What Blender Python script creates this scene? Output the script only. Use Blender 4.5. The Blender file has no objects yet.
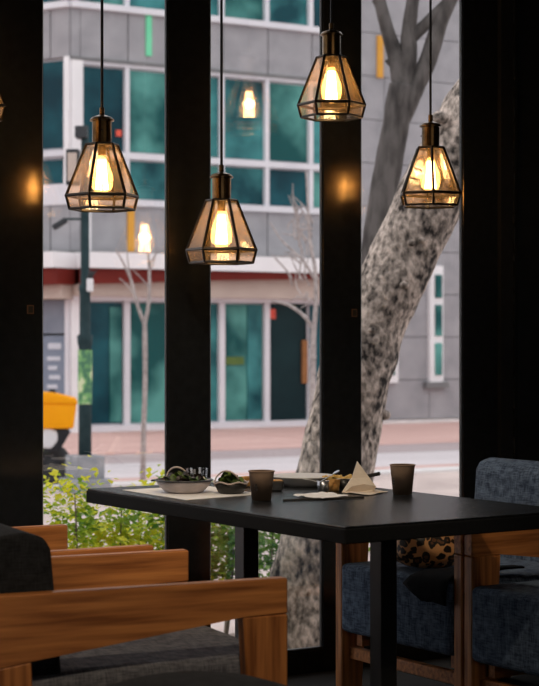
import bpy, bmesh, math, random
from mathutils import Vector, Matrix, noise
R = math.radians
random.seed(7)
scene = bpy.context.scene
COL = scene.collection

# ------------------------------------------------------------------ camera, world, exposure
FPX, CX, CY = 1750.0, 269.5, 343.0
TH = R(30.8)                       # the window wall recedes to the right by this angle
CT, ST = math.cos(TH), math.sin(TH)
CAMZ = 1.22
cam_d = bpy.data.cameras.new('camera'); cam = bpy.data.objects.new('camera', cam_d)
COL.objects.link(cam); scene.camera = cam
cam.location = (0, 0, CAMZ); cam.rotation_euler = (R(90), 0, -TH)
cam_d.sensor_fit = 'HORIZONTAL'; cam_d.sensor_width = 36.0
cam_d.lens = FPX / 539.0 * 36.0
cam_d.clip_start = 0.05; cam_d.clip_end = 400
cam_d.dof.use_dof = True; cam_d.dof.focus_distance = 5.7; cam_d.dof.aperture_fstop = 8.0

world = bpy.data.worlds.new('overcast_sky'); scene.world = world
world.use_nodes = True
bgn = world.node_tree.nodes['Background']
bgn.inputs['Color'].default_value = (0.96, 0.97, 1.0, 1); bgn.inputs['Strength'].default_value = 1.5
scene.view_settings.view_transform = 'Standard'
scene.view_settings.look = 'None'
scene.view_settings.gamma = 1.0
scene.view_settings.use_curve_mapping = False
scene.view_settings.exposure = 0.0

# ------------------------------------------------------------------ pixel helpers
def c2w(cx, cz, z=0.0):
    return Vector((cx * CT + cz * ST, -cx * ST + cz * CT, z))
def P(u, v, D):                    # pixel at a known camera depth
    return c2w((u - CX) / FPX * D, D, CAMZ - (v - CY) / FPX * D)
def G(u, v, z):                    # pixel on a horizontal plane
    return P(u, v, FPX * (CAMZ - z) / (v - CY))
def PY(u, v, Y):                   # pixel on a plane Y = const
    a = (u - CX) / FPX
    return P(u, v, Y / (CT - a * ST))
def PL(u, v, p0, d):               # pixel on the vertical plane through p0 along d
    a = (u - CX) / FPX
    rx, ry = a * CT + ST, -a * ST + CT
    # t*r = p0 + s*d
    det = rx * -d.y + ry * d.x
    t = (p0.x * -d.y + p0.y * d.x) / det
    return P(u, v, t)

# ------------------------------------------------------------------ materials
def mat(name, base, rough=0.5, metal=0.0, base2=None, scale=(1, 1, 1), nscale=8.0, detail=4, lo=0.35, hi=0.65,
        bump=0.0, bscale=None, spec=0.5, third=None, coords='Object', sheen=0.0):
    m = bpy.data.materials.new(name); m.use_nodes = True
    nt = m.node_tree; b = nt.nodes['Principled BSDF']
    b.inputs['Base Color'].default_value = (*base, 1)
    b.inputs['Roughness'].default_value = rough; b.inputs['Metallic'].default_value = metal
    b.inputs['Specular IOR Level'].default_value = spec
    if sheen: b.inputs['Sheen Weight'].default_value = sheen
    if base2 is not None or bump:
        tc = nt.nodes.new('ShaderNodeTexCoord'); mp = nt.nodes.new('ShaderNodeMapping')
        mp.inputs['Scale'].default_value = scale
        nt.links.new(tc.outputs[coords], mp.inputs['Vector'])
        nz = nt.nodes.new('ShaderNodeTexNoise'); nz.inputs['Scale'].default_value = nscale
        nz.inputs['Detail'].default_value = detail
        nt.links.new(mp.outputs['Vector'], nz.inputs['Vector'])
        if base2 is not None:
            cr = nt.nodes.new('ShaderNodeValToRGB')
            cr.color_ramp.elements[0].position = lo; cr.color_ramp.elements[0].color = (*base, 1)
            cr.color_ramp.elements[1].position = hi; cr.color_ramp.elements[1].color = (*base2, 1)
            if third is not None:
                e = cr.color_ramp.elements.new((lo + hi) / 2); e.color = (*third, 1)
            nt.links.new(nz.outputs['Fac'], cr.inputs['Fac'])
            nt.links.new(cr.outputs['Color'], b.inputs['Base Color'])
        if bump:
            src = nz
            if bscale:
                src = nt.nodes.new('ShaderNodeTexNoise'); src.inputs['Scale'].default_value = bscale
                src.inputs['Detail'].default_value = 3
                nt.links.new(mp.outputs['Vector'], src.inputs['Vector'])
            bp = nt.nodes.new('ShaderNodeBump'); bp.inputs['Strength'].default_value = bump
            bp.inputs['Distance'].default_value = 0.01
            nt.links.new(src.outputs['Fac'], bp.inputs['Height'])
            nt.links.new(bp.outputs['Normal'], b.inputs['Normal'])
    return m

def glass_mat(name, tint=(1, 1, 1), refl=0.08, rough=0.0, body=None, body_fac=0.0):
    """thin pane: light passes straight through, a share is mirrored"""
    m = bpy.data.materials.new(name); m.use_nodes = True
    nt = m.node_tree; nt.nodes.clear()
    out = nt.nodes.new('ShaderNodeOutputMaterial')
    tr = nt.nodes.new('ShaderNodeBsdfTransparent'); tr.inputs['Color'].default_value = (*tint, 1)
    gl = nt.nodes.new('ShaderNodeBsdfGlossy'); gl.inputs['Roughness'].default_value = rough
    mx = nt.nodes.new('ShaderNodeMixShader'); mx.inputs['Fac'].default_value = refl
    last = tr
    if body is not None:
        df = nt.nodes.new('ShaderNodeBsdfTranslucent'); df.inputs['Color'].default_value = (*body, 1)
        m2 = nt.nodes.new('ShaderNodeMixShader'); m2.inputs['Fac'].default_value = body_fac
        nz = nt.nodes.new('ShaderNodeTexNoise'); nz.inputs['Scale'].default_value = 60; nz.inputs['Detail'].default_value = 3
        tc = nt.nodes.new('ShaderNodeTexCoord'); nt.links.new(tc.outputs['Object'], nz.inputs['Vector'])
        mu = nt.nodes.new('ShaderNodeMath'); mu.operation = 'MULTIPLY'; mu.inputs[1].default_value = body_fac * 2
        nt.links.new(nz.outputs['Fac'], mu.inputs[0]); nt.links.new(mu.outputs[0], m2.inputs['Fac'])
        nt.links.new(tr.outputs[0], m2.inputs[1]); nt.links.new(df.outputs[0], m2.inputs[2]); last = m2
    nt.links.new(last.outputs[0], mx.inputs[1]); nt.links.new(gl.outputs[0], mx.inputs[2])
    nt.links.new(mx.outputs[0], out.inputs['Surface'])
    return m

def emit_mat(name, col, strength):
    m = bpy.data.materials.new(name); m.use_nodes = True
    nt = m.node_tree; nt.nodes.clear()
    out = nt.nodes.new('ShaderNodeOutputMaterial'); e = nt.nodes.new('ShaderNodeEmission')
    e.inputs['Color'].default_value = (*col, 1); e.inputs['Strength'].default_value = strength
    nt.links.new(e.outputs[0], out.inputs['Surface'])
    return m

def woven_mat(name, c1, c2, s=260):
    m = bpy.data.materials.new(name); m.use_nodes = True
    nt = m.node_tree; b = nt.nodes['Principled BSDF']
    tc = nt.nodes.new('ShaderNodeTexCoord')
    outs = []
    for sc in ((s, s * .12, s * .12), (s * .12, s, s * .12), (s * .12, s * .12, s)):
        mp = nt.nodes.new('ShaderNodeMapping'); mp.inputs['Scale'].default_value = sc
        nz = nt.nodes.new('ShaderNodeTexNoise'); nz.inputs['Scale'].default_value = 1.0; nz.inputs['Detail'].default_value = 2
        nt.links.new(tc.outputs['Object'], mp.inputs['Vector']); nt.links.new(mp.outputs['Vector'], nz.inputs['Vector'])
        outs.append(nz)
    a1 = nt.nodes.new('ShaderNodeMath'); a1.operation = 'ADD'
    a2 = nt.nodes.new('ShaderNodeMath'); a2.operation = 'ADD'
    nt.links.new(outs[0].outputs['Fac'], a1.inputs[0]); nt.links.new(outs[1].outputs['Fac'], a1.inputs[1])
    nt.links.new(a1.outputs[0], a2.inputs[0]); nt.links.new(outs[2].outputs['Fac'], a2.inputs[1])
    dv = nt.nodes.new('ShaderNodeMath'); dv.operation = 'MULTIPLY'; dv.inputs[1].default_value = 1 / 3
    nt.links.new(a2.outputs[0], dv.inputs[0])
    cr = nt.nodes.new('ShaderNodeValToRGB')
    cr.color_ramp.elements[0].position = .40; cr.color_ramp.elements[0].color = (*c1, 1)
    cr.color_ramp.elements[1].position = .62; cr.color_ramp.elements[1].color = (*c2, 1)
    nt.links.new(dv.outputs[0], cr.inputs['Fac']); nt.links.new(cr.outputs['Color'], b.inputs['Base Color'])
    b.inputs['Roughness'].default_value = .95; b.inputs['Specular IOR Level'].default_value = .2
    bp = nt.nodes.new('ShaderNodeBump'); bp.inputs['Strength'].default_value = .35; bp.inputs['Distance'].default_value = .004
    nt.links.new(dv.outputs[0], bp.inputs['Height']); nt.links.new(bp.outputs['Normal'], b.inputs['Normal'])
    return m

def bark_mat(name, light, mid, dark, sc=7.0, stretch=(1, 1, .55), lo=.40):
    m = bpy.data.materials.new(name); m.use_nodes = True
    nt = m.node_tree; b = nt.nodes['Principled BSDF']
    tc = nt.nodes.new('ShaderNodeTexCoord'); mp = nt.nodes.new('ShaderNodeMapping'); mp.inputs['Scale'].default_value = stretch
    nt.links.new(tc.outputs['Object'], mp.inputs['Vector'])
    n1 = nt.nodes.new('ShaderNodeTexNoise'); n1.inputs['Scale'].default_value = sc; n1.inputs['Detail'].default_value = 8
    n1.inputs['Roughness'].default_value = .65; n1.inputs['Distortion'].default_value = .6
    vo = nt.nodes.new('ShaderNodeTexVoronoi'); vo.inputs['Scale'].default_value = sc * 3.2
    n3 = nt.nodes.new('ShaderNodeTexNoise'); n3.inputs['Scale'].default_value = sc * 3.6; n3.inputs['Detail'].default_value = 4
    for n in (n1, vo, n3): nt.links.new(mp.outputs['Vector'], n.inputs['Vector'])
    ad = nt.nodes.new('ShaderNodeMath'); ad.operation = 'MULTIPLY_ADD'; ad.inputs[1].default_value = .55
    nt.links.new(n3.outputs['Fac'], ad.inputs[0])
    hf = nt.nodes.new('ShaderNodeMath'); hf.operation = 'MULTIPLY'; hf.inputs[1].default_value = .55
    nt.links.new(n1.outputs['Fac'], hf.inputs[0]); nt.links.new(hf.outputs[0], ad.inputs[2])
    cr = nt.nodes.new('ShaderNodeValToRGB'); e = cr.color_ramp.elements
    e[0].position = lo; e[0].color = (*dark, 1); e[1].position = lo + .24; e[1].color = (*light, 1)
    k = e.new(lo + .11); k.color = (*mid, 1)
    nt.links.new(ad.outputs[0], cr.inputs['Fac']); nt.links.new(cr.outputs['Color'], b.inputs['Base Color'])
    b.inputs['Roughness'].default_value = .9; b.inputs['Specular IOR Level'].default_value = .2
    bp = nt.nodes.new('ShaderNodeBump'); bp.inputs['Strength'].default_value = .9; bp.inputs['Distance'].default_value = .03
    nt.links.new(ad.outputs[0], bp.inputs['Height']); nt.links.new(bp.outputs['Normal'], b.inputs['Normal'])
    return m

def leopard_mat(name):
    m = bpy.data.materials.new(name); m.use_nodes = True
    nt = m.node_tree; b = nt.nodes['Principled BSDF']
    tc = nt.nodes.new('ShaderNodeTexCoord')
    nz = nt.nodes.new('ShaderNodeTexNoise'); nz.inputs['Scale'].default_value = 30
    nt.links.new(tc.outputs['Object'], nz.inputs['Vector'])
    mx = nt.nodes.new('ShaderNodeMixRGB'); mx.inputs['Fac'].default_value = .03
    nt.links.new(tc.outputs['Object'], mx.inputs[1]); nt.links.new(nz.outputs['Color'], mx.inputs[2])
    vo = nt.nodes.new('ShaderNodeTexVoronoi'); vo.inputs['Scale'].default_value = 38
    nt.links.new(mx.outputs[0], vo.inputs['Vector'])
    cr = nt.nodes.new('ShaderNodeValToRGB'); e = cr.color_ramp.elements
    e[0].position = 0; e[0].color = (.10, .045, .02, 1); e[1].position = 1; e[1].color = (.60, .31, .13, 1)
    for p, c in ((.20, (.16, .07, .03, 1)), (.26, (.01, .008, .007, 1)), (.50, (.012, .009, .008, 1)), (.57, (.60, .31, .13, 1))):
        k = e.new(p); k.color = c
    nt.links.new(vo.outputs['Distance'], cr.inputs['Fac']); nt.links.new(cr.outputs['Color'], b.inputs['Base Color'])
    b.inputs['Roughness'].default_value = .45
    return m

MT = {}
MT['black'] = mat('black_column_paint', (.013, .015, .018), .165, base2=(.017, .019, .023), nscale=30, spec=.5)
MT['black'].node_tree.nodes['Principled BSDF'].inputs['Specular Tint'].default_value = (1, .70, .36, 1)
MT['black_wall'] = mat('black_wall_paint', (.014, .015, .017), .7, base2=(.019, .020, .022), nscale=12, spec=.2)
MT['ceiling'] = mat('dark_ceiling', (.02, .02, .02), .9, base2=(.03, .03, .03))
MT['floor'] = mat('dark_floor', (.010, .009, .008), .85, spec=.1, base2=(.016, .014, .012), scale=(1, 8, 1), nscale=3)
MT['win_glass'] = glass_mat('window_glass', (1, 1, 1), .10)
MT['wood'] = mat('warm_wood', (.24, .075, .016), .45, base2=(.60, .23, .062), scale=(1.2, 30, 22), nscale=2.6, detail=8, lo=.34, hi=.66, bump=.10, third=(.45, .16, .042))
MT['wood_v'] = mat('warm_wood_upright', (.24, .075, .016), .45, base2=(.60, .23, .062), scale=(22, 30, 1.2), nscale=2.6, detail=8, lo=.34, hi=.66, bump=.10, third=(.45, .16, .042))
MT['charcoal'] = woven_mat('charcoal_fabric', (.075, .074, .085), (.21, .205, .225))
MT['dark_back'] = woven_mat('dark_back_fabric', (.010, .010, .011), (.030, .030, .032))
MT['blue'] = woven_mat('blue_fabric', (.030, .044, .072), (.150, .200, .275))
MT['table'] = mat('black_stained_oak', (.006, .0065, .007), .24, base2=(.014, .015, .017), scale=(60, 4, 20), nscale=2.0, detail=5, bump=.22, spec=.35)
MT['table_edge'] = mat('matte_black_edge', (.008, .0085, .009), .7, base2=(.012, .012, .013), scale=(20, 2, 60), nscale=4, spec=.12)
MT['metal_black'] = mat('black_powder_coat', (.009, .009, .009), .4, base2=(.013, .013, .013), nscale=60)
MT['bronze'] = mat('dark_bronze', (.014, .010, .007), .4, .6, base2=(.026, .017, .010), nscale=40)
MT['socket'] = mat('aged_brass', (.06, .034, .014), .28, .9, base2=(.17, .095, .036), nscale=25)
MT['cord'] = mat('black_cord', (.006, .006, .006), .6, base2=(.012, .012, .012), nscale=80)
MT['lamp_glass'] = glass_mat('smoky_amber_glass', (.93, .80, .68), .09, .05, (.95, .58, .26), .065)
MT['bulb_glass'] = glass_mat('bulb_glass', (1.0, .93, .80), .06, .02, (1.0, .72, .36), .22)
MT['filament'] = emit_mat('glowing_filament', (1.0, .74, .40), 34.0)
MT['bark'] = bark_mat('plane_tree_bark', (.80, .66, .57), (.33, .275, .235), (.028, .024, .022), 9.0, (1, 1, .7), .44)
MT['bark_grey'] = bark_mat('grey_smooth_bark', (.125, .112, .106), (.075, .067, .063), (.03, .027, .026), 4.0, (1, 1, .3))
MT['bark_pale'] = bark_mat('pale_twig_bark', (.50, .44, .42), (.36, .31, .30), (.20, .175, .165), 9.0)
def leaf_mat(name, c1, c3, c2, sc):
    m = mat(name, c1, .45, base2=c2, nscale=sc, detail=2, lo=.36, hi=.57, third=c3, spec=.25)
    nt = m.node_tree; b = nt.nodes['Principled BSDF']; out = nt.nodes['Material Output']
    tl = nt.nodes.new('ShaderNodeBsdfTranslucent'); mx = nt.nodes.new('ShaderNodeMixShader'); mx.inputs['Fac'].default_value = .4
    nt.links.new(b.inputs['Base Color'].links[0].from_socket, tl.inputs['Color'])
    nt.links.new(b.outputs[0], mx.inputs[1]); nt.links.new(tl.outputs[0], mx.inputs[2]); nt.links.new(mx.outputs[0], out.inputs['Surface'])
    return m
MT['leaf'] = leaf_mat('hedge_leaf', (.10, .26, .03), (.34, .50, .04), (.85, .80, .05), 5.0)
MT['leaf_dark'] = leaf_mat('dark_hedge_leaf', (.03, .11, .018), (.10, .24, .03), (.26, .42, .07), 6.0)
MT['stem'] = mat('shrub_stem', (.16, .12, .09), .9, base2=(.30, .24, .19), nscale=20)
MT['concrete'] = mat('grey_concrete', (.28, .275, .29), .85, base2=(.38, .37, .385), nscale=2.2, detail=8, lo=.3, hi=.7)
MT['concrete_d'] = mat('joint_concrete', (.17, .17, .175), .9, base2=(.21, .21, .21), nscale=3)
MT['white'] = mat('white_cladding', (.78, .76, .77), .5, base2=(.86, .84, .85), nscale=1.2)
MT['lilac'] = mat('white_window_frame', (.66, .65, .69), .45, base2=(.74, .72, .75), nscale=1.0)
MT['teal'] = mat('teal_office_glass', (.004, .052, .066), .10, base2=(.075, .31, .31), nscale=.95, detail=3, lo=.35, hi=.65, spec=.4)  # mottled colour of the office glass stands in for reflections
MT['teal2'] = mat('green_office_glass', (.006, .075, .075), .10, base2=(.11, .34, .30), nscale=.8, detail=3, lo=.4, hi=.62, spec=.4)
MT['teal3'] = mat('dark_office_glass', (.002, .030, .045), .10, base2=(.012, .10, .125), nscale=.8, detail=3, spec=.4)
MT['doorway'] = mat('door_interior_shade', (.006, .018, .022), .2, base2=(.010, .03, .034), nscale=1, spec=.1)  # dark colour stands for the unlit interior behind the door opening
MT['red'] = mat('dark_red_fascia', (.13, .014, .010), .6, base2=(.16, .02, .014), nscale=2)
MT['tan'] = mat('tan_soffit', (.50, .40, .35), .8, base2=(.56, .46, .40), nscale=2)
MT['redsign'] = mat('red_notice', (.75, .10, .07), .5, base2=(.80, .14, .09), nscale=8)
MT['orange'] = mat('orange_banner', (.62, .30, .045), .6, base2=(.68, .34, .06), nscale=4)
MT['green'] = mat('green_banner', (.16, .62, .36), .6, base2=(.20, .68, .40), nscale=4)
MT['olive'] = mat('dull_olive_sign', (.10, .16, .05), .7, base2=(.14, .20, .06), nscale=4, spec=.1)
MT['brown'] = mat('brown_panel', (.30, .13, .05), .6, base2=(.38, .17, .07), nscale=4)
MT['louver'] = mat('blue_grey_metal', (.20, .23, .29), .5, base2=(.25, .28, .34), nscale=3)
MT['signpanel'] = mat('blue_grey_sign', (.17, .21, .28), .5, base2=(.20, .24, .31), nscale=3)
MT['signmark'] = mat('pale_sign_mark', (.55, .58, .64), .6, base2=(.60, .62, .68), nscale=5)
MT['pink'] = mat('pink_brick_paving', (.58, .36, .32), .9, base2=(.74, .49, .44), scale=(.25, 2, 1), nscale=2.0, detail=6)
MT['road'] = mat('pale_road', (.56, .51, .52), .85, base2=(.68, .61, .62), scale=(.15, 1.5, 1), nscale=1.6, detail=6)
MT['mauve'] = mat('mauve_gutter', (.38, .31, .31), .9, base2=(.50, .41, .41), scale=(.15, 1.5, 1), nscale=1.5, detail=6)
MT['kerb'] = mat('pale_kerb_stone', (.66, .63, .62), .9, base2=(.76, .72, .71), nscale=3)
MT['tanpave'] = mat('tan_paving', (.52, .42, .39), .9, base2=(.66, .54, .50), nscale=1.6, detail=6)
MT['soil'] = mat('bed_soil', (.16, .11, .09), .95, base2=(.34, .26, .22), nscale=9, detail=6)
MT['pole'] = mat('dark_green_iron', (.016, .034, .038), .7, base2=(.028, .052, .058), nscale=10)
MT['plinth'] = mat('grey_stone_plinth', (.24, .25, .27), .9, base2=(.34, .34, .36), nscale=7)
MT['poster'] = mat('green_yellow_poster', (.08, .20, .12), .6, base2=(.62, .66, .42), nscale=6.5, detail=2, lo=.42, hi=.6, third=(.20, .42, .16))
MT['yellow'] = mat('yellow_plastic', (.95, .36, .004), .45, base2=(1.0, .40, .006), nscale=3)
MT['rubber'] = mat('black_rubber', (.012, .012, .014), .6, base2=(.02, .02, .022), nscale=20)
MT['scoot'] = mat('black_scooter_plastic', (.012, .013, .018), .3, base2=(.02, .022, .026), nscale=10)
MT['scoot_w'] = mat('white_scooter_panel', (.72, .70, .72), .35, base2=(.78, .76, .77), nscale=4)
MT['cup'] = mat('kraft_paper', (.25, .165, .115), .8, base2=(.30, .20, .14), nscale=30)
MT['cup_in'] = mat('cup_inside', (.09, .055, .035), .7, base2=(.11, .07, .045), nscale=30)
MT['mark'] = mat('dark_print', (.012, .010, .010), .7, base2=(.02, .016, .014), nscale=40)
MT['paper'] = mat('white_paper', (.80, .78, .78), .8, base2=(.86, .84, .84), nscale=20)
MT['napkin'] = mat('cream_napkin', (.70, .60, .50), .85, base2=(.78, .68, .58), nscale=30, bump=.1)
MT['enamel'] = mat('pale_enamel', (.42, .37, .37), .35, base2=(.60, .53, .52), nscale=14, detail=5)
MT['enamel_rim'] = mat('dark_rim', (.02, .02, .025), .3, base2=(.03, .03, .035), nscale=20)
MT['darkdish'] = mat('dark_dish', (.014, .013, .013), .4, base2=(.025, .022, .02), nscale=20)
MT['plate'] = mat('white_plate', (.66, .64, .64), .25, base2=(.72, .70, .70), nscale=6)
MT['salad'] = mat('salad_leaf', (.03, .05, .012), .5, base2=(.13, .22, .03), nscale=25, lo=.42, hi=.7)
MT['salad_d'] = mat('dark_salad_leaf', (.022, .014, .014), .5, base2=(.05, .03, .028), nscale=20)
MT['onion'] = mat('pale_onion', (.50, .40, .37), .4, base2=(.60, .48, .44), nscale=20)
MT['cheese'] = mat('white_crumb', (.75, .68, .60), .7, base2=(.82, .76, .68), nscale=20)
MT['fry'] = mat('golden_fry', (.72, .45, .12), .6, base2=(.85, .60, .22), nscale=30)
MT['bread'] = mat('toasted_bread', (.40, .19, .05), .8, base2=(.62, .34, .10), nscale=30)
MT['lime'] = mat('lime_green', (.35, .55, .06), .5, base2=(.50, .66, .12), nscale=20)
MT['steel'] = mat('brushed_steel', (.45, .46, .50), .3, .9, base2=(.55, .56, .60), nscale=30)
MT['clear'] = glass_mat('tumbler_glass', (.93, .93, .95), .22, .02)
MT['leopard'] = leopard_mat('leopard_print')
MT['cloth_black'] = mat('black_cloth', (.006, .006, .007), .9, spec=.08, base2=(.011, .011, .012), nscale=30)
MT['plaque'] = mat('dim_copper_sticker', (.10, .045, .018), .5, base2=(.13, .06, .025), nscale=30)

for k in ('teal', 'teal2', 'teal3', 'red', 'tan', 'concrete', 'concrete_d', 'white', 'lilac', 'redsign', 'orange', 'green', 'pink', 'road', 'mauve', 'kerb', 'tanpave', 'yellow', 'pole', 'poster', 'brown'):
    MT[k].node_tree.nodes['Principled BSDF'].inputs['Specular IOR Level'].default_value = .15

# ------------------------------------------------------------------ mesh helpers
class MB:
    def __init__(self): self.bm = bmesh.new()
    def box(self, x0, y0, z0, x1, y1, z1, bev=0.0, seg=2, M=None):
        pts = [(x, y, z) for x in (x0, x1) for y in (y0, y1) for z in (z0, z1)]
        vs = [self.bm.verts.new(Vector(p)) for p in pts]
        fs = []
        for f in ((0, 1, 3, 2), (4, 6, 7, 5), (0, 4, 5, 1), (2, 3, 7, 6), (0, 2, 6, 4), (1, 5, 7, 3)):
            fs.append(self.bm.faces.new([vs[i] for i in f]))
        return self._fin(vs, fs, bev, seg, M)
    def _fin(self, vs, fs, bev, seg, M):
        geom_vs = vs
        if bev > 0:
            es = list({e for f in fs for e in f.edges})
            r = bmesh.ops.bevel(self.bm, geom=es, offset=bev, segments=seg, profile=.6, affect='EDGES', clamp_overlap=True)
            geom_vs = list({v for v in r['verts']} | {v for v in vs if v.is_valid})
        if M is not None:
            bmesh.ops.transform(self.bm, matrix=M, verts=[v for v in geom_vs if v.is_valid])
        return self
    def prism(self, poly, y0, y1, bev=0.0, seg=2, M=None, axis='y'):
        """polygon in x,z extruded along y (axis='z': polygon in x,y extruded along z)"""
        def mk(a, b, t): return Vector((a, t, b)) if axis == 'y' else Vector((a, b, t))
        A = [self.bm.verts.new(mk(a, b, y0)) for a, b in poly]
        B = [self.bm.verts.new(mk(a, b, y1)) for a, b in poly]
        n = len(poly); fs = [self.bm.faces.new(A), self.bm.faces.new(B[::-1])]
        for i in range(n):
            j = (i + 1) % n; fs.append(self.bm.faces.new((A[j], A[i], B[i], B[j])))
        return self._fin(A + B, fs, bev, seg, M)
    def lathe(self, prof, seg=24, M=None, closed=False):
        rings = []
        for r, z in prof:
            if r < 1e-6: rings.append([self.bm.verts.new((0, 0, z))])
            else: rings.append([self.bm.verts.new((r * math.cos(2 * math.pi * k / seg), r * math.sin(2 * math.pi * k / seg), z)) for k in range(seg)])
        rr = rings + ([rings[0]] if closed else [])
        for a, b in zip(rr[:-1], rr[1:]):
            for k in range(seg):
                j = (k + 1) % seg
                if len(a) == 1 and len(b) == 1: continue
                if len(a) == 1: self.bm.faces.new((a[0], b[j], b[k]))
                elif len(b) == 1: self.bm.faces.new((a[k], a[j], b[0]))
                else: self.bm.faces.new((a[k], a[j], b[j], b[k]))
        if M is not None:
            bmesh.ops.transform(self.bm, matrix=M, verts=[v for r in rings for v in r])
        return self
    def tube(self, pts, rad, seg=8, caps=True, noise_amp=0.0, nfreq=4.0, closed=False):
        pts = [Vector(p) for p in pts]; n = len(pts)
        if not hasattr(rad, '__len__'): rad = [rad] * n
        rings = []; up = Vector((0.3, 0.2, 1)).normalized()
        prev = None
        for i, p in enumerate(pts):
            if closed: t = (pts[(i + 1) % n] - pts[i - 1]).normalized()
            else: t = (pts[min(i + 1, n - 1)] - pts[max(i - 1, 0)]).normalized()
            if prev is None:
                x = t.cross(up)
                if x.length < 1e-3: x = t.cross(Vector((1, 0, 0)))
                x.normalize()
            else:
                x = (prev - t * prev.dot(t)).normalized()
            prev = x; y = t.cross(x)
            ring = []
            for k in range(seg):
                a = 2 * math.pi * k / seg
                d = x * math.cos(a) + y * math.sin(a)
                r = rad[i]
                if noise_amp:
                    r *= 1 + noise_amp * noise.noise((p + d * rad[i]) * nfreq) + noise_amp * .5 * noise.noise((p + d * rad[i]) * nfreq * 2.7)
                ring.append(self.bm.verts.new(p + d * r))
            rings.append(ring)
        rr = rings + ([rings[0]] if closed else [])
        for a, b in zip(rr[:-1], rr[1:]):
            for k in range(seg):
                j = (k + 1) % seg; self.bm.faces.new((a[k], a[j], b[j], b[k]))
        if caps and not closed:
            self.bm.faces.new(rings[0][::-1]); self.bm.faces.new(rings[-1])
        return self
    def quad(self, pts):
        self.bm.faces.new([self.bm.verts.new(Vector(p)) for p in pts]); return self
    def build(self, name, m, parent=None, smooth=False, off=None, recalc=True):
        if recalc: bmesh.ops.recalc_face_normals(self.bm, faces=self.bm.faces)
        me = bpy.data.meshes.new(name)
        if off is not None: bmesh.ops.translate(self.bm, vec=-Vector(off), verts=self.bm.verts)
        self.bm.to_mesh(me); self.bm.free()
        me.materials.append(MT[m] if isinstance(m, str) else m)
        if smooth:
            for p in me.polygons: p.use_smooth = True
        o = bpy.data.objects.new(name, me); COL.objects.link(o)
        if parent is not None: o.parent = parent
        return o

def tag(o, label=None, cat=None, group=None, kind=None):
    if label: o['label'] = label
    if cat: o['category'] = cat
    if group: o['group'] = group
    if kind: o['kind'] = kind
    return o
def thing(name, label, cat, loc=(0, 0, 0), rz=0.0, group=None, kind=None):
    o = bpy.data.objects.new(name, None); COL.objects.link(o); o.empty_display_size = .1
    o.location = loc; o.rotation_euler = (0, 0, rz)
    return tag(o, label, cat, group, kind)
def copy_tree(o, parent=None):
    c = o.copy(); COL.objects.link(c); c.parent = parent
    for ch in list(o.children): copy_tree(ch, c)
    return c
def smooth_path(pts, n=6):
    pts = [Vector(p) for p in pts]; out = []
    for i in range(len(pts) - 1):
        p0 = pts[max(i - 1, 0)]; p1 = pts[i]; p2 = pts[i + 1]; p3 = pts[min(i + 2, len(pts) - 1)]
        for k in range(n):
            t = k / n
            out.append(.5 * ((2 * p1) + (p2 - p0) * t + (2 * p0 - 5 * p1 + 4 * p2 - p3) * t * t + (-p0 + 3 * p1 - 3 * p2 + p3) * t ** 3))
    out.append(pts[-1]); return out
def lerp_list(vals, n):
    out = []
    for i in range(len(vals) - 1):
        for k in range(n): out.append(vals[i] + (vals[i + 1] - vals[i]) * k / n)
    out.append(vals[-1]); return out
def struct(o, label, cat='structure'): return tag(o, label, cat, kind='structure')

# ------------------------------------------------------------------ room shell
YW = 5.48                          # window plane
RX0, RX1, RY0, RZ1 = -3.2, 5.6, -3.2, 3.0
GZ = -0.45                         # street level
struct(MB().box(RX0, RY0, -.12, RX1, YW + .06, 0).build('floor', 'floor'), 'dark cafe floor under the table and chairs', 'floor')
struct(MB().box(RX0, RY0, RZ1, RX1, YW + .06, RZ1 + .15).build('ceiling', 'ceiling'), 'dark cafe ceiling above the hanging lamps', 'ceiling')
struct(MB().box(RX1, RY0, 0, RX1 + .15, YW + .06, RZ1).build('wall_right', 'black_wall'), 'black side wall right of the blue chairs', 'wall')

CW, PER, C0 = .185, .648, 2.189    # column width, column spacing, first column in view
wl = thing('wall_front', 'black window wall made of slim columns and rails', 'wall', (0, YW, 0), kind='structure')
OPEN_B, OPEN_T = .093, 2.86
for k in range(-2, 4):
    x0 = C0 + PER * k
    c = MB().box(x0 + .014, 0, 0, x0 + CW, .028, RZ1, .002, 1).build('column', 'black', wl)
    if k in (0, 2):
        pl = MB().box(x0 + CW - .058 if k == 0 else x0 + CW - .045, -.0025, 1.318 , x0 + CW - .034 if k == 0 else x0 + CW - .021, -.0, 1.348).build('sticker', 'plaque', wl)
        xs = x0 + CW - (.058 if k == 0 else .045)
        MB().box(xs + .004, -.0035, 1.322, xs + .020, -.0022, 1.344).build('sticker_mark', 'mark', pl)
MB().box(RX0, 0, 0, C0 - PER * 2 + .014, .045, RZ1).build('blocking_panel', 'black_wall', wl)  # unseen, closes the left bays to block window light on the table edge
MB().box(C0 + PER * 3 + CW, -.02, 0, RX1, .06, RZ1).build('blank_panel', 'black_wall', wl)
MB().box(C0 + PER * 3 + CW + .06, -.03, 0, C0 + PER * 3 + CW + .075, -.02, RZ1).build('panel_trim', 'black', wl)
n = 0
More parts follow.
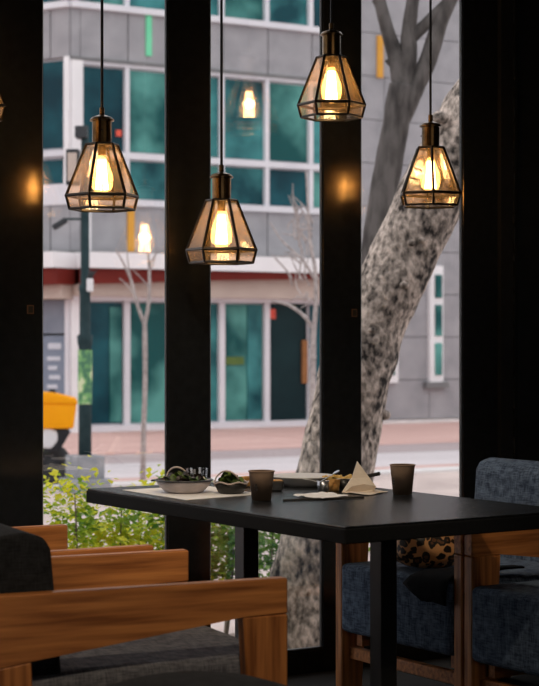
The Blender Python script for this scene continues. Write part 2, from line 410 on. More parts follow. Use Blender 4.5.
for k in range(-2, 3):
    xa, xb = C0 + PER * k + CW, C0 + PER * (k + 1)
    n += 1
    w = thing('window_%d' % n, 'tall clear window pane in a black frame between two columns', 'window', (xa, YW, 0), kind='structure')
    w['group'] = 'tall windows of the front wall'
    W_ = xb - xa
    MB().box(0, -.0, 0, W_ + .014, .026, OPEN_B - .016).build('sill', 'black', w)
    MB().box(0, .0, OPEN_B - .016, W_ + .014, .022, OPEN_B, .003, 1).build('bottom_rail', 'metal_black', w)
    MB().box(0, -.0, OPEN_T, W_ + .014, .026, RZ1).build('head', 'black', w)
    for a, b in ((0, .004), (W_ + .009, W_ + .014)):
        MB().box(a, .006, OPEN_B, b, .018, OPEN_T).build('stile', 'metal_black', w)
    MB().box(.004, .008, OPEN_B, W_ + .009, .013, OPEN_T).build('pane', 'win_glass', w)
# unseen back wall with a window added for light, plain left wall
def plain_wall(name, label, a0, a1, horizontal, fixed, holes, th=.15):
    w = thing(name, label, 'wall', (0, 0, 0), kind='structure')
    def bx(s0, s1, z0, z1, nm, m='black_wall'):
        if horizontal: MB().box(s0, fixed - th, z0, s1, fixed, z1).build(nm, m, w)
        else: MB().box(fixed - th, s0, z0, fixed, s1, z1).build(nm, m, w)
    p = a0
    for s0, s1, z0, z1 in holes:
        bx(p, s0, 0, RZ1, 'pier'); bx(s0, s1, 0, z0, 'parapet'); bx(s0, s1, z1, RZ1, 'lintel'); p = s1
    bx(p, a1, 0, RZ1, 'pier')
    return w
plain_wall('wall_back', 'black rear wall with one opening added for light', RX0, RX1, True, RY0, [(-.2, 2.2, .9, 2.6)])
plain_wall('wall_left', 'plain black left wall of the cafe', RY0, YW + .06, False, RX0, [])
w = thing('window_%d' % (n + 1), 'wide unseen rear window added to light the room', 'window', (-.2, RY0, .9), kind='structure')
MB().box(0, -.08, 0, 2.4, -.074, 1.7).build('pane', 'win_glass', w)
MB().box(1.18, -.1, 0, 1.22, -.05, 1.7).build('mullion', 'metal_black', w)

# ------------------------------------------------------------------ street surfaces
def slab(name, y0, y1, z1, m, label, cat, x0=-35, x1=70):
    return struct(MB().box(x0, y0, z1 - .25, x1, y1, z1).build(name, m), label, cat)
slab('near_pavement', -14, 18.3, GZ, 'tanpave', 'tan paved near pavement around the tree and hedge', 'pavement')
slab('near_kerb', 18.3, 18.75, GZ + .03, 'kerb', 'pale kerb strip edging the near pavement', 'kerb')
slab('cycle_lane', 18.75, 19.6, GZ - .01, 'pink', 'salmon pink strip beside the near kerb', 'pavement')
slab('road', 19.6, 22.2, GZ - .02, 'road', 'pale grey road between the two pavements', 'road')
slab('gutter', 22.2, 23.9, GZ - .015, 'mauve', 'darker mauve strip along the far side of the road', 'road')
slab('far_pavement', 23.9, 60, GZ, 'pink', 'pink brick far pavement in front of the office building', 'pavement')
tag(MB().box(1.0, 6.3, GZ, 6.5, 8.6, GZ + .03).build('planting_bed', 'soil'), 'brown soil bed under the hedge', 'soil', kind='structure')

# ------------------------------------------------------------------ office building across the street
YF = 29.84
corner = PY(70, 400, YF); corner.z = 0
BO = Vector((corner.x, YF, GZ))
bld = thing('office_building', 'grey concrete office building with teal glass and red awning across the street', 'building', BO)
def zf(v, u=200): return PY(u, v, YF).z
def xf(u): return PY(u, 343, YF).x
def fb(name, m, x0, x1, z0, z1, y0=0.0, y1=.3, parent=bld, bev=0):
    """box on the facade; y0 is how far proud of the facade plane the front sits (negative = proud)"""
    return MB().box(x0, YF + y0, z0, x1, YF + y1, z1, bev, 1).build(name, m, parent, off=BO)
XR = xf(336); XE = xf(640)
mull = [xf(128), xf(176), xf(223), xf(268), xf(312)]
step = mull[1] - mull[0]
bays = [xf(80)] + mull + [XR]
# backing walls
fb('wall', 'concrete_d', corner.x + .15, XE, GZ, 12.0, .35, .7)
Zs = dict(top_sill=(zf(21), zf(15)), sp2=(zf(68), zf(21)), head=(zf(74), zf(68)), tr=(zf(163), zf(157)), sill=(zf(209), zf(203)),
          sp1=(zf(256), zf(209)), fascia=(zf(272), zf(257)), base=(GZ, zf(423)))
glz = ['teal3', 'teal2', 'teal', 'teal', 'teal2', 'teal']
def window(x0, x1, z0, z1, m, y=.12):
    f = fb('window', 'lilac', x0, x1, z0, z1, y + .03, y + .1)
    fr = .03
    fb('pane', m, x0 + fr, x1 - fr, z0 + fr, z1 - fr, y, y + .03 + .005, parent=f)
    return f
for i in range(len(bays) - 1):
    a, b = bays[i], bays[i + 1]
    fb('spandrel_panel', 'concrete', a + .012, b - .012, *Zs['sp2'], 0, .35)
    fb('spandrel_panel', 'concrete', a + .012, b - .012, *Zs['sp1'], .02, .35)
    window(a, b, Zs['top_sill'][1], Zs['top_sill'][1] + 2.2, glz[(i + 1) % 6])
    window(a, b, Zs['tr'][1], Zs['head'][0], glz[i])
    window(a, b, Zs['sill'][1], Zs['tr'][0], glz[(i + 2) % 6] if i else 'teal3')
    fb('spandrel_panel', 'concrete', a + .012, b - .012, Zs['top_sill'][1] + 2.3, 12, 0, .35)
    # shopfront
    if i == 4:
        d = fb('doorway', 'doorway', a + .06, b, Zs['base'][1] - .1, zf(302), .22, .3)
        fb('notice', 'redsign', xf(271), xf(280), zf(318), zf(308), .17, .22, parent=d)
        fb('door_panel', 'brown', xf(307), xf(316), zf(385), zf(340), .16, .22, parent=d)
    else:
        window(a, b, Zs['base'][1], zf(302), ['teal3', 'teal2', 'teal', 'teal2', 'x', 'teal3'][i])
fb('poster', 'redsign', xf(118.5), xf(123.5), zf(141), zf(135), .08, .12)
fb('poster', 'olive', xf(228), xf(246), zf(365), zf(357), .08, .12)
fb('blind', 'teal2', xf(112), xf(124), zf(420), zf(308), .09, .125)
fb('blind', 'teal', xf(250), xf(264), zf(421), zf(304), .09, .125)
for x in mull: 
    fb('mullion', 'lilac', x - .045, x + .045, Zs['sill'][1], Zs['head'][0], .02, .2)
    if x < mull[4] - .1: fb('mullion', 'lilac', x - .06, x + .06, GZ, zf(300), .02, .2)
    fb('mullion', 'lilac', x - .045, x + .045, Zs['top_sill'][1], Zs['top_sill'][1] + 2.3, .02, .2)
fb('band', 'lilac', corner.x, XR, *Zs['top_sill'], -.10, .35)
fb('band', 'concrete_d', corner.x, XR, zf(71), Zs['sp2'][0], -.04, .35)
fb('band', 'lilac', corner.x, XR, Zs['head'][0], zf(71), .0, .3)
fb('transom', 'lilac', corner.x, XR, *Zs['tr'], .01, .2)
fb('band', 'lilac', corner.x, XR, *Zs['sill'], -.06, .3)
fb('band', 'concrete_d', corner.x, XR + .6, Zs['sp1'][0] - .02, Zs['sp1'][0] + .03, -.06, .3)
fb('corner_column', 'white', corner.x + .02, xf(82.5), Zs['sill'][1], Zs['head'][1], -.03, .3)
fb('corner_column', 'white', corner.x + .02, xf(82.5), GZ, zf(300), -.03, .3)
fb('corner_panel', 'concrete', corner.x + .02, xf(80), *Zs['sp1'], .02, .3)
fb('corner_panel', 'concrete', corner.x + .02, xf(80), *Zs['sp2'], .0, .3)
fb('wall_strip', 'white', xf(86), xf(90.5), *Zs['sp1'], -.03, .05)
fb('base_strip', 'lilac', corner.x, XR, GZ, Zs['base'][1], -.02, .3)
fb('banner', 'green', xf(145.5), xf(151), zf(61), zf(15), -.04, .0)
fb('banner', 'orange', xf(127.5), xf(134), zf(254), zf(208), -.03, .02)
# awning: white fascia, red band thinning to the right, tan soffit, pale head strip
fb('awning_fascia', 'white', corner.x, XR + .8, zf(272), zf(257), -.75, .2)
zr = zf(272)
MB().prism([(corner.x, zr - .01), (XR + .8, zr - .01), (XR + .8, zr - .07), (xf(211), zr - .17), (corner.x, zr - .30)], YF - .65, YF + .2).build('awning_band', 'red', bld, off=BO)
fb('awning_soffit', 'tan', corner.x, XR + .8, zf(298), zr - .02, -.40, .22)
fb('awning_strip', 'lilac', corner.x, XR + .4, zf(302), zf(298), -.2, .22)
# left chamfered face
LD = Vector((math.cos(R(118.2)), math.sin(R(118.2)), 0))
ang = R(118.2)
LM = Matrix.Translation(Vector((corner.x, YF, 0))) @ Matrix.Rotation(ang, 4, 'Z')
def lx(u): return (PL(u, 343, corner, LD) - corner).dot(LD)
def lb(name, m, s0, s1, z0, z1, y0=0.0, y1=.3, parent=bld):
    # local x runs along the face away from the corner, local +y points out to the street
    return MB().box(s0, -y1, z0, s1, -y0, z1, M=LM).build(name, m, parent, off=BO)
SL = 7.0
# for direction 118 deg the street side is local +y
lb('wall', 'concrete_d', 0, SL, GZ, 12, .35, .6)
for s0, s1 in ((.02, lx(51)), (lx(51) + .03, SL)):
    lb('spandrel_panel', 'concrete', s0, s1, *Zs['sp2'], 0, .35)
    lb('spandrel_panel', 'concrete', s0, s1, *Zs['sp1'], 0, .35)
    lb('spandrel_panel', 'concrete', s0, s1, Zs['top_sill'][1] + 2.3, 12, 0, .35)
lb('band', 'lilac', 0, SL, *Zs['top_sill'], -.1, .35)
lb('band', 'lilac', 0, SL, *Zs['tr'], .0, .2)
lb('band', 'lilac', 0, SL, Zs['sill'][0] - .02, Zs['sill'][1] + .25, -.04, .3)
lb('band', 'concrete_d', 0, SL, Zs['sp1'][0] - .02, Zs['sp1'][0] + .03, -.06, .3)
for z0, z1 in ((Zs['tr'][1], Zs['head'][1]), (Zs['sill'][1], Zs['tr'][0]), (Zs['top_sill'][1], Zs['top_sill'][1] + 2.3)):
    f = lb('window', 'lilac', .3, SL, z0, z1, .15, .3)
    lb('pane', 'teal3', lx(63), SL - .05, z0 + .05, z1 - .05, .11, .155, parent=f)
lb('corner_column', 'white', 0, lx(64.5), Zs['sill'][1], Zs['head'][1], -.03, .3)
lb('awning_fascia', 'white', -.2, SL, zf(272), zf(257), -.75, .2)
MB().prism([(-.2, zr - .01), (SL, zr - .01), (SL, zr - .45), (-.2, zr - .30)], -.2, .65, M=LM).build('awning_band', 'red', bld, off=BO)
lb('awning_soffit', 'tan', -.1, SL, zf(301), zr - .02, -.4, .22)
for i in range(9):
    z0 = zf(334) + i * (zf(302) - zf(334)) / 9
    lb('louver_slat', 'louver', lx(63), SL, z0 + .01, z0 + .07, .05, .2)
sg = lb('sign_board', 'signpanel', lx(66), SL, zf(425), zf(336), .02, .2)
lb('sign_mark', 'signmark', lx(61), lx(48), zf(349), zf(343), .0, .02, parent=sg)
for i in range(6):
    v0 = 356 + i * 9
    lb('sign_mark', 'signmark', lx(60 - (i % 2) * 3), lx(47 + (i % 3)), zf(v0 + 4), zf(v0), .0, .02, parent=sg)
lb('jamb', 'lilac', lx(69), lx(65), GZ, zf(302), -.01, .2)
lb('base_strip', 'lilac', 0, SL, GZ, zf(428), -.02, .3)
# plain concrete wing on the right, panels one by one
ph = (zf(36, 400) - zf(79, 400)); pw = 2.3
z = zf(79, 400) - 8 * ph
nwx0, nwx1 = xf(427), xf(440)
row = 0
while z < 12:
    z0, z1 = max(z, GZ + .08), min(z + ph, 12)
    if z1 - z0 > .1:
        x = XR + .02 - (row % 2) * pw * .5
        while x < XE:
            a, b = max(x, XR + .02), min(x + pw, XE)
            if b - a > .1: fb('concrete_panel', 'concrete', a + .008, b - .008, z0 + .008, z1 - .008, -.02, .35)
            x += pw
    z += ph; row += 1
fb('base_strip', 'kerb', XR, XE, GZ, GZ + .07, -.06, .35)
nz0, nz1 = zf(382, 434), zf(266, 434)
nf = fb('slit_window', 'white', nwx0, nwx1, nz0, nz1, -.12, .1)
for va, vb in ((298, 275), (336, 305), (375, 343)):
    fb('pane', 'teal2', xf(431.5), xf(438), zf(va, 434), zf(vb, 434), -.15, -.1, parent=nf)
fb('slit_window_sill', 'concrete_d', nwx0 - .12, nwx1 + .12, nz0 - .12, nz0, -.16, .1)
sw2 = fb('slit_window', 'white', xf(382), xf(395), nz0, nz1, -.12, .1)
for va, vb in ((298, 275), (336, 305), (375, 343)):
    fb('pane', 'teal2', xf(385), xf(391), zf(va, 392), zf(vb, 392), -.15, -.1, parent=sw2)
fb('banner', 'orange', xf(376), xf(381.5), zf(78, 378), zf(36, 378), -.07, -.02)

# ------------------------------------------------------------------ trees
def branch(pts_px, widths_px, D, n=6, seg=10, namp=.10, nf=3.0, Ds=None):
    Ds = Ds or [D] * len(pts_px)
    pts = [P(u, v, d) for (u, v), d in zip(pts_px, Ds)]
    rad = [w * d / FPX / 2 for w, d in zip(widths_px, Ds)]
    return smooth_path(pts, n), lerp_list(rad, n), seg, namp, nf
def add_branch(mb, b): mb.tube(b[0], b[1], b[2], True, b[3], b[4])
D1 = 9.0
base = P(312, 668, D1)
t1 = thing('plane_tree', 'thick leaning tree trunk with mottled pale bark just outside the window', 'tree', (base.x, base.y, GZ))
mb = MB()
add_branch(mb, branch([(308, 676), (311, 640), (316, 580), (324, 520), (335, 470), (350, 400), (369, 334), (398, 268), (424, 212), (450, 158), (476, 112), (520, 40), (570, -60), (600, -160)],
                      [104, 92, 86, 80, 77, 73, 70, 68, 68, 67, 66, 62, 54, 46], D1, 8, 28, .09, 5.0))
mb.build('trunk', 'bark', t1, True, off=t1.location)
for (u, v, r) in ((412, 243, .020), (384, 415, .03), (404, 285, .022), (422, 240, .016), (372, 330, .02), (440, 118, .04)):
    mb = MB(); c = P(u, v, D1 - .17 if u != 384 else D1)
    bmesh.ops.create_icosphere(mb.bm, subdivisions=2, radius=r, matrix=Matrix.Translation(c) @ Matrix.Diagonal((1.3, 1, .9, 1)))
    mb.build('knot', 'bark', t1, True, off=t1.location)
D2 = 14.0
b2 = P(352, 552, D2)
t2 = thing('forked_tree', 'grey forked tree standing behind the leaning mottled trunk', 'tree', (b2.x, b2.y, GZ))
mb = MB()
add_branch(mb, branch([(350, 556), (356, 440), (368, 310), (378, 235), (386, 180), (396, 125), (402, 85)], [36, 33, 31, 30, 28, 27, 27], D2, 8, 16, .08, 4))
mb.build('trunk', 'bark_grey', t2, True, off=t2.location)
for pts, ws in (([(402, 95), (397, 62), (388, 32), (379, 0), (366, -40)], [20, 16, 14, 12, 10]),
                ([(402, 92), (408, 60), (409, 30), (413, 0), (420, -50)], [22, 19, 15, 13, 11]),
                ([(396, 130), (412, 95), (428, 60), (440, 22), (452, -5), (470, -50)], [20, 19, 18, 16, 15, 12]),
                ([(409, 42), (420, 30), (432, 18), (446, 4)], [10, 12, 13, 12]),
                ([(386, 60), (398, 72), (412, 70)], [4, 3.5, 3]),
                ([(374, 4), (388, -6), (400, -16)], [8, 7, 6])):
    mb = MB(); add_branch(mb, branch(pts, ws, D2, 6, 10, .08, 5)); mb.build('branch', 'bark_grey', t2, True, off=t2.location)
# young street tree in the left window
D3 = 21.4
b3 = P(143, 480, D3)
t3 = thing('young_street_tree', 'slim bare young tree with a forked top beyond the left window', 'tree', (b3.x, b3.y, GZ))
mb = MB(); add_branch(mb, branch([(143, 481), (143.5, 440), (145, 390), (145, 345), (144.5, 322)], [6.5, 5.5, 5.2, 5, 5], D3, 5, 8, .12, 6)); mb.build('trunk', 'bark_pale', t3, True, off=t3.location)
rnd = random.Random(3)
tw = [([(144.5, 324), (140, 312), (135, 296), (131, 280), (124, 264), (116, 250)], [4.2, 3.8, 3.4, 2.8, 2.2, 1.4]),
      ([(144.5, 324), (148, 308), (149.5, 288), (149, 262), (146, 240)], [4.2, 3.8, 3.4, 2.8, 1.6]),
      ([(131, 280), (128, 262), (126, 240)], [2, 1.6, 1.0]), ([(149, 266), (156, 254), (163, 246)], [2, 1.6, 1.0]),
      ([(135, 296), (126, 284), (119, 278)], [1.8, 1.4, 1.0]), ([(149.5, 288), (141, 278), (133, 270)], [1.6, 1.3, .9]),
      ([(149.2, 270), (154, 262), (157, 240)], [1.5, 1.2, .8])]
for pts, ws in tw:
    mb = MB(); add_branch(mb, branch(pts, ws, D3, 4, 6, .1, 6)); mb.build('branch', 'bark_pale', t3, True, off=t3.location)
D4 = 20.0
b4 = P(311, 489, D4)
t4 = thing('bare_street_tree', 'slim bare tree with tangled thin twigs in front of the dark doorway', 'tree', (b4.x, b4.y, GZ))
mb = MB(); add_branch(mb, branch([(311, 490), (312, 430), (313, 385), (313, 345), (314, 325)], [9, 8, 7, 6.5, 6], D4, 5, 8, .12, 6)); mb.build('trunk', 'bark_pale', t4, True, off=t4.location)
tw = [([(314, 330), (306, 318), (297, 310), (286, 304), (272, 301)], [4.5, 4, 3.5, 3, 2]),
      ([(314, 328), (316, 300), (315, 270), (310, 240), (308, 205), (306, 170)], [5, 4.5, 4, 3.2, 2.4, 1.4]),
      ([(315, 280), (304, 262), (292, 250), (280, 238), (270, 222)], [3.2, 2.8, 2.2, 1.8, 1.2])]
for i in range(38):
    u0 = rnd.uniform(292, 316); v0 = rnd.uniform(215, 300); dx = rnd.uniform(-26, 6); dy = rnd.uniform(-40, 12)
    tw.append(([(u0, v0), (u0 + dx * .5 + rnd.uniform(-4, 4), v0 + dy * .5 + rnd.uniform(-4, 4)), (u0 + dx, v0 + dy)], [1.9, 1.5, .8]))
for pts, ws in tw:
    mb = MB(); add_branch(mb, branch(pts, ws, D4, 4, 6, .1, 6)); mb.build('branch', 'bark_pale', t4, True, off=t4.location)

# ------------------------------------------------------------------ street lamp pole, scooter
D5 = 19.6
def mpx(px, D): return px * D / FPX
pb = P(85, 484, D5)
pole = thing('street_lamp_post', 'dark green iron street post with a poster wrap and stone plinth', 'post', (pb.x, pb.y, GZ))
def vz(v): return CAMZ - (v - CY) / FPX * D5 - GZ
q = lambda w: mpx(w, D5) / 2
shaft = MB().lathe([(0, vz(456)), (q(13), vz(456)), (q(13), vz(410)), (q(13), vz(346)), (q(15), vz(344)), (q(16), vz(336)), (q(11), vz(334)), (q(11), vz(292)), (q(13), vz(290)), (q(13), vz(286)), (q(9), vz(284)), (q(8), vz(150)), (q(7.5), vz(126)), (0, vz(125))], 16).build('shaft', 'pole', pole, True)
MB().lathe([(q(14.4), vz(404)), (q(14.4), vz(350))], 20).build('poster_wrap', 'poster', pole, True)
RM = Matrix.Rotation(0, 4, 'Z')
MB().box(-q(30), -q(30), vz(478), q(30), q(30), vz(455), .02).build('pedestal', 'plinth', pole)
MB().box(-q(40), -q(40), 0, q(40), q(40), vz(478), .02).build('plinth', 'plinth', pole)
def pbx(name, m, u0, u1, v0, v1, dy0, dy1, parent=pole, bev=.01):
    a = P(u0, v1, D5); b = P(u1, v0, D5)
    xa, xb = (u0 - 85) / FPX * D5, (u1 - 85) / FPX * D5
    rot = Matrix.Rotation(-TH, 4, 'Z')
    return MB().box(xa, dy0, vz(v1), xb, dy1, vz(v0), bev, 1, M=rot).build(name, m, parent)
sb = pbx('signal_box', 'scoot', 67, 80, 150, 186, -.12, .06)
pbx('light_panel', 'tan', 69, 78, 154, 182, -.14, -.115, sb, 0)
pbx('signal_head', 'scoot', 76, 88, 127, 139, -.14, .08)
pbx('signal_arm', 'pole', 79, 86, 168, 171, -.03, .03)
pbx('camera_arm', 'pole', 62, 84, 218, 220, -.03, .03)
rot = Matrix.Rotation(-TH, 4, 'Z') @ Matrix.Translation(Vector(((60 - 85) / FPX * D5, 0, vz(224)))) @ Matrix.Rotation(R(-32), 4, 'Y')
MB().box(-.09, -.04, -.03, .09, .04, .035, .012, 1, M=rot).build('security_camera', 'scoot', pole)
fl = MB()
for i in range(7):
    a = P(86, 296, D5); ang2 = R(-80 + i * 27)
    tip = c2w(mpx(4 + 9 * math.cos(ang2) * (.5 + .5 * (i % 2)), D5), -.10, vz(280) + mpx(10 * abs(math.sin(ang2 + 1.2)), D5))
    s = c2w(mpx(4, D5), -.1, vz(282)); fl.tube([s, (s + tip) / 2 + Vector((0, 0, .02)), tip], [.012, .02, .004], 5)
fl.build('dried_flowers', 'rubber', pole)
pbx('flower_holder', 'scoot_w', 88, 94, 279, 292, -.16, -.05)

DS = 20.5
so = P(45, 466, DS)
sc = thing('delivery_scooter', 'black and white parked scooter with a bright yellow delivery box', 'scooter', (so.x, so.y, GZ), -TH + R(8))
def sx(u): return (u - 45) / FPX * DS
def sz(v): return CAMZ - (v - CY) / FPX * DS - GZ
whl = MB().lathe([(.12, -.05), (.22, -.06), (.25, -.03), (.25, .03), (.22, .06), (.12, .05)], 24, M=Matrix.Translation((sx(50), 0, .25)) @ Matrix.Rotation(R(90), 4, 'X'), closed=True).build('rear_wheel', 'rubber', sc, True)
MB().lathe([(0, -.03), (.06, -.04), (.125, -.035), (.125, .035), (.06, .04), (0, .03)], 16, M=Matrix.Translation((sx(50), 0, .25)) @ Matrix.Rotation(R(90), 4, 'X')).build('hub', 'scoot', whl)
MB().lathe([(.12, -.05), (.22, -.06), (.25, -.03), (.25, .03), (.22, .06), (.12, .05)], 24, M=Matrix.Translation((sx(50) - 1.2, 0, .25)) @ Matrix.Rotation(R(90), 4, 'X'), closed=True).build('front_wheel', 'rubber', sc, True)
MB().prism([(sx(70), sz(432)), (sx(60), sz(449)), (sx(40), sz(452)), (sx(22), sz(457)), (-.95, .38), (-.95, .34), (-1.05, .9), (-1.0, 1.0), (-.85, .55), (-.5, .5), (-.42, .78), (sx(64), sz(424))], -.14, .14, .03).build('body', 'scoot', sc, True)
MB().prism([(sx(57), sz(431)), (sx(57.5), sz(440)), (sx(51), sz(448)), (sx(38), sz(447)), (sx(30), sz(430)), (sx(48), sz(426))], -.19, .19, .03).build('side_panel', 'scoot_w', sc, True)
MB().box(-.42, -.13, .78, sx(50), .13, .86, .03).build('saddle', 'rubber', sc, True)
MB().tube([(-1.0, 0, .9), (-.95, 0, 1.05), (-.9, 0, 1.08)], .03).build('steering_column', 'scoot', sc)
MB().tube([(-.9, -.3, 1.08), (-.93, 0, 1.08), (-.9, .3, 1.08)], .018).build('handlebar', 'steel', sc)
yb = MB().prism([(sx(36), sz(428)), (sx(73), sz(428)), (sx(76), sz(403)), (sx(36), sz(402))], -.22, .22, .025).build('delivery_box', 'yellow', sc, True)
MB().prism([(sx(35), sz(403)), (sx(77), sz(404)), (sx(76), sz(398)), (sx(52), sz(392)), (sx(35), sz(392))], -.235, .235, .02).build('lid', 'yellow', yb, True)
MB().lathe([(0, 0), (.035, 0), (.045, .03), (.03, .06), (0, .065)], 12, M=Matrix.Translation((sx(52), -.1, sz(394)))).build('knob', 'rubber', yb, True)
MB().prism([(sx(60), sz(428)), (sx(69), sz(428)), (sx(64), sz(441)), (sx(60), sz(441))], -.06, .06, .01).build('tail_light', 'rubber', sc)

# ------------------------------------------------------------------ hedge shrubs outside
def shrub(name, label, cu, D, halfw, ztop, zbot, nleaf, m, seed, dens_y=.35):
    rn = random.Random(seed)
    c = P(cu, 343, D)
    t = thing(name, label, 'shrub', (c.x, c.y, GZ), 0, 'shrubs outside the window')
    bm = bmesh.new()
    stems = []
    for i in range(max(4, int(halfw * 22))):
        bx_, by_ = rn.uniform(-halfw, halfw), rn.uniform(-dens_y * .6, dens_y * .6)
        tx, ty = bx_ + rn.uniform(-.15, .15), by_ + rn.uniform(-.1, .1)
        hgt = rn.uniform(.78, 1.0) * (ztop - GZ) * (1.0 if abs(tx) < halfw * .7 else .85)
        stems.append((bx_, by_, tx, ty, hgt))
    for i in range(nleaf):
        s = rn.choice(stems); f = rn.uniform(max(0.0, (zbot - GZ) / s[4]), 1.05)
        x = s[0] + (s[2] - s[0]) * f + rn.gauss(0, .075); y = s[1] + (s[3] - s[1]) * f + rn.gauss(0, .075)
        z = f * s[4] + rn.gauss(0, .03)
        L = rn.uniform(.028, .062); w_ = L * rn.uniform(.5, .75)
        rotm = Matrix.Translation((x, y, z)) @ Matrix.Rotation(rn.uniform(0, 6.28), 4, 'Z') @ Matrix.Rotation(rn.uniform(-.9, .7), 4, 'Y') @ Matrix.Rotation(rn.uniform(-.6, .6), 4, 'X')
        pts = [(0, 0, 0), (L * .5, w_ * .5, .003), (L, 0, -.004), (L * .5, -w_ * .5, .003)]
        vs = [bm.verts.new(rotm @ Vector(p)) for p in pts]
        mid0, mid1 = vs[0], vs[2]
        bm.faces.new((vs[0], vs[1], vs[2])); bm.faces.new((vs[0], vs[2], vs[3]))
    me = bpy.data.meshes.new('foliage'); bm.to_mesh(me); bm.free(); me.materials.append(MT[m])
    o = bpy.data.objects.new('foliage', me); COL.objects.link(o); o.parent = t; o['kind'] = 'stuff'
    for s in stems:
        MB().tube([(s[0], s[1], 0), ((s[0] + s[2]) / 2 + .02, (s[1] + s[3]) / 2, s[4] * .5), (s[2], s[3], s[4] * .97)], [.009, .007, .003], 5).build('stem', 'stem', t)
    return t
shrub('hedge_shrub', 'bright yellow green shrub at the far left beside the street post', 58, 8.2, .19, .60, -.25, 2300, 'leaf', 11)
shrub('hedge_shrub', 'yellow green shrub seen under the left end of the table', 108, 8.5, .19, .52, -.25, 2300, 'leaf', 12)
shrub('hedge_shrub', 'low green shrub beside the second black column under the table', 158, 8.8, .19, .55, -.25, 2300, 'leaf', 13)
shrub('hedge_shrub', 'deep green shrub seen between the column and the table leg', 222, 8.8, .22, .46, -.08, 2000, 'leaf_dark', 14)
shrub('hedge_shrub', 'deep green shrub left of the mottled trunk beside the table leg', 272, 9.7, .22, .46, -.05, 2000, 'leaf_dark', 15)

# ------------------------------------------------------------------ dining table
N_ = c2w(.193, 4.47); TA = R(33.6) - TH                  # near corner, direction of the short side
TLEN, TWID, TT, TZ = 1.42, .81, .045, .75
tab = thing('dining_table', 'long black wooden dining table with two square pedestal legs', 'table', (N_.x, N_.y, 0), TA)
# local x = short side (away right), local y = long side (away left)
MB().box(.003, .003, TZ - .006, TWID - .003, TLEN - .003, TZ, .002, 1).build('tabletop', 'table', tab)
MB().box(0, 0, TZ - TT, TWID, TLEN, TZ - .0055, .003, 1).build('edge_frame', 'table_edge', tab)
for s in (.37, 1.09):
    lg = MB().box(.405 - .0285, s - .0285, .02, .405 + .0285, s + .0285, TZ - TT - .02, .003, 1).build('leg', 'metal_black', tab)
    MB().box(.405 - .25, s - .035, 0, .405 + .25, s + .035, .02, .004, 1).build('foot', 'metal_black', lg)
    MB().box(.405 - .2, s - .03, TZ - TT - .02, .405 + .2, s + .03, TZ - TT).build('bracket', 'metal_black', lg)

# ------------------------------------------------------------------ armchairs
def armchair(label, fab, back_fab, loc, rz, group, bh=0.0):
    st_ = .475 if bh else .462
    t = thing('armchair', label, 'chair', loc, rz, group)
    for sgn in (1, -1):
        ya, yb_ = sgn * .295, sgn * .335
        y0, y1 = min(ya, yb_), max(ya, yb_)
        MB().prism([(0, .65), (-.80, .65), (-.80, .475), (-.64, .497), (-.115, .563), (0, .563)], y0, y1, .004, 1).build('armrest', 'wood', t)
        MB().prism([(0, .5625), (-.118, .5625), (-.085, 0), (0, 0)], y0, y1, .004, 1).build('leg', 'wood_v', t)
        MB().prism([(-.645, .496), (-.79, .476), (-.76, 0), (-.625, 0)], y0, y1, .004, 1).build('leg', 'wood_v', t)
    MB().box(-.70, -.294, .24, .012, .294, st_, .03, 4).build('seat', fab, t, True)
    MB().prism([(-.555, .44), (-.582, .745 + bh), (-.60, .772 + bh), (-.645, .785 + bh), (-.76, .772 + bh), (-.74, .44)], -.288, .288, .04, 4).build('backrest', back_fab, t, True)
    MB().box(-.06, -.295, .145, -.03, .295, .185, .003, 1).build('front_rail', 'wood', t)
    MB().box(-.70, -.295, .18, -.67, .295, .235, .003, 1).build('back_rail', 'wood', t)
    for yy in (-.25, .25): MB().box(-.68, yy - .015, .195, -.04, yy + .015, .238).build('seat_bearer', 'wood', t)
    return t
def mid(a, b): return ((a[0] + b[0]) / 2, (a[1] + b[1]) / 2)
angA = R(25)
dA = (math.cos(angA), math.sin(angA)); wA = (-math.sin(angA), math.cos(angA))
def front_center(near_end, w): return (near_end[0] + w[0] * .335, near_end[1] + w[1] * .335)
A = front_center((.045 - .0, 4.245), wA); Aw = c2w(*A)
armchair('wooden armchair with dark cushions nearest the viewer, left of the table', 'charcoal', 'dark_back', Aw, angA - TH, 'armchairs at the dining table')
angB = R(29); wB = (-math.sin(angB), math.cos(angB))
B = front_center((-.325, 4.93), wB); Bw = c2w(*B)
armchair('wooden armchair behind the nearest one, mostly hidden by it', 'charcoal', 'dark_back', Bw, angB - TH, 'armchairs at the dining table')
angC = R(33.6)
dC = (-math.cos(angC), -math.sin(angC)); wC = (-math.sin(angC), math.cos(angC))   # wC points from near arm to far arm
cn = (.607 - .012, 5.42)
Cc = (cn[0] + wC[0] * .335, cn[1] + wC[1] * .335); Cw = c2w(*Cc)
armchair('blue upholstered armchair holding the leopard print bag under the table', 'blue', 'blue', Cw, angC + math.pi - TH, 'armchairs at the dining table', .025)
Dd = (cn[0] - wC[0] * .345, cn[1] - wC[1] * .345); Dw = c2w(*Dd)
armchair('blue upholstered armchair cut off by the right edge of the picture', 'blue', 'blue', Dw, angC + math.pi - TH, 'armchairs at the dining table', .025)

# dark stool in the bottom foreground
sp = c2w((195 - CX) / FPX * 3.62, 3.62)
st = thing('padded_stool', 'dark padded stool top at the bottom edge before the nearest armchair', 'stool', sp, angA - TH)
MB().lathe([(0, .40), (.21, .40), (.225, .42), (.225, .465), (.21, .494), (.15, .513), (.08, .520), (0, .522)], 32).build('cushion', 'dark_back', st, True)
for k in range(4):
    a = R(45 + 90 * k)
    MB().tube([(.12 * math.cos(a), .12 * math.sin(a), .41), (.18 * math.cos(a), .18 * math.sin(a), 0)], [.017, .013], 8).build('leg', 'wood_v', st)

